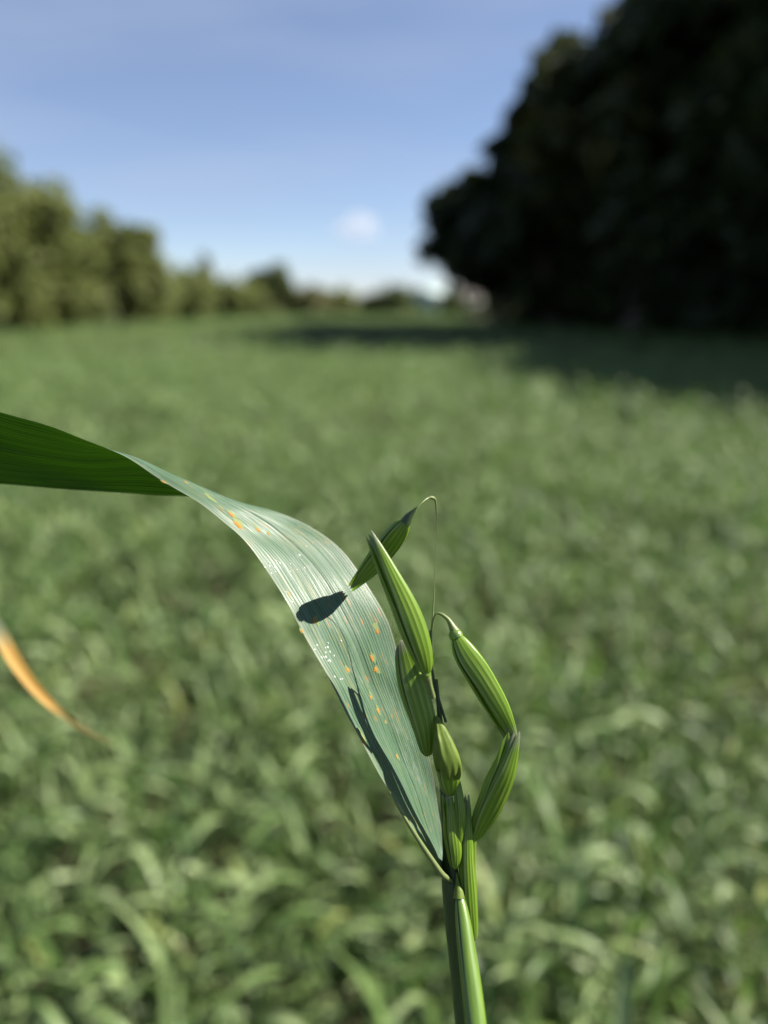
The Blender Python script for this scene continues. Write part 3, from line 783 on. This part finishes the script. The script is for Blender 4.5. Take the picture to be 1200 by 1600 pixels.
# S4 short hooded spikelet on the stem
s4 = spikelet([(704, 1244, .1464), (701, 1222, .1456), (698, 1196, .1450), (694, 1170, .1448), (690, 1146, .1452)], 43, .7, (.62, .60), 0, 2, 'short hooded spikelet in the middle of the stem, pale above and dark below')
V, F, uv = shell([(700, 1204, .1440), (698, 1184, .1432), (693, 1160, .1434), (688, 1142, .1443), (682, 1118, .1456)], 46, .72, -2.3, 2.5, (.22, .85), 7, 0, rib_amp=.012, split=-.4)
hu = np.linspace(0, 1, V.shape[1]); low_e = np.linspace(1, 0, V.shape[0])[:, None] ** 1.5
V += ((.0032 * np.abs(hu - .42) ** .8 * np.where(hu < .42, 1.1, -.9) + .0005 * np.sin(hu * 23) + .0003 * np.sin(hu * 51))[None, :] * low_e)[..., None] * UP
obj('hood', mesh_np('hood', V, F, uv.reshape(-1, 2)), M['hood'], s4)
# S5 upper right spikelet
s5 = spikelet([(711, 990, .1459), (727, 1022, .1455), (754, 1064, .1453), (780, 1112, .1454), (801, 1160, .1457)], 46, .66, (.75, .95), -.1, 8, 'striped spikelet hanging out to the right')
pedicel([(682, 958, .1468), (690, 960, .1466), (700, 968, .1464), (707, 980, .1461), (713, 992, .1459)], [1.2, 2.6, 3.6, 6, 10], s5)
# S6 lower right spikelet meeting its tip
s6 = spikelet([(741, 1314, .1474), (753, 1280, .1466), (772, 1238, .1456), (789, 1196, .1448), (804, 1140, .1446)], 43, .60, (.80, .95), .1, 8, 'striped spikelet slanting up to meet the hanging one at its tip')
# S7 small dark spikelet on the stem
s7 = spikelet([(711, 1358, .1462), (709, 1330, .1458), (705, 1300, .1456), (702, 1270, .1456), (697, 1236, .1458)], 27, .8, (.60, 1.0), .1, 7, 'small dark spikelet pressed to the stem with pale tips')
# narrow bract above it
s7b = spikelet([(716, 1322, .1454), (719, 1295, .1452), (719, 1268, .1452), (716, 1240, .1454), (710, 1200, .1458)], 17, .7, (.50, .55), .2, 1, 'narrow bright bract above the small dark spikelet')
# S8 tall spikelet at the right of the stem
s8 = spikelet([(739, 1470, .1476), (733, 1410, .1468), (729, 1350, .1464), (728, 1295, .1464), (727, 1236, .1466)], 27, .8, (.45, .90), .1, 5, 'tall two-pointed spikelet along the right of the stem')
s8b = spikelet([(742, 1440, .1476), (739, 1390, .1471), (737, 1345, .1470), (739, 1305, .1470), (746, 1268, .1472)], 15, .7, (.45, .55), .0, 0, 'slim side husk beside the tall two-pointed spikelet')
# S9 glossy husk bursting from the sheath at the bottom
s9 = spikelet([(755, 1700, .1285), (745, 1620, .1335), (733, 1520, .1390), (722, 1430, .1440), (716, 1392, .1458)], 36, 1.0, (.30, .62), .1, 0, 'glossy yellow-green husk at the bottom of the stem', mat='shiny', ribs=.002, pw=2.0)
pedicel([(717, 1404, .1452), (716.5, 1392, .1457), (715, 1380, .1460), (713.5, 1364, .1463)], [9.5, 7.5, 3.6, 1.4], s9, 'hood')
# collars and the curled lower margin of the leaf
pedicel([(709, 985, .1460), (711, 990, .1459), (714, 996, .1458)], [7.5, 10.5, 11], s5, 'shiny', 'collar')
pedicel([(662, 1049, .1427), (665, 1055, .1428), (667, 1060, .1429)], [9, 9, 6], s2, 'shiny', 'collar')
px_tube('leaf_margin', [(609, 1237, .1422), (630, 1274, .1427), (655, 1314, .1434), (675, 1344, .1440), (690, 1365, .1448), (700, 1373, .1460), (712, 1382, .1478)], [.8, 2.6, 3.6, 4.2, 4.6, 4.0, 1.6], M['pedicel'], 50, 10, leaf_o)
pedicel([(683, 958, .1460), (678, 964, .1468), (675, 985, .1478)], [1.3, 1.3, 1.6], s5)
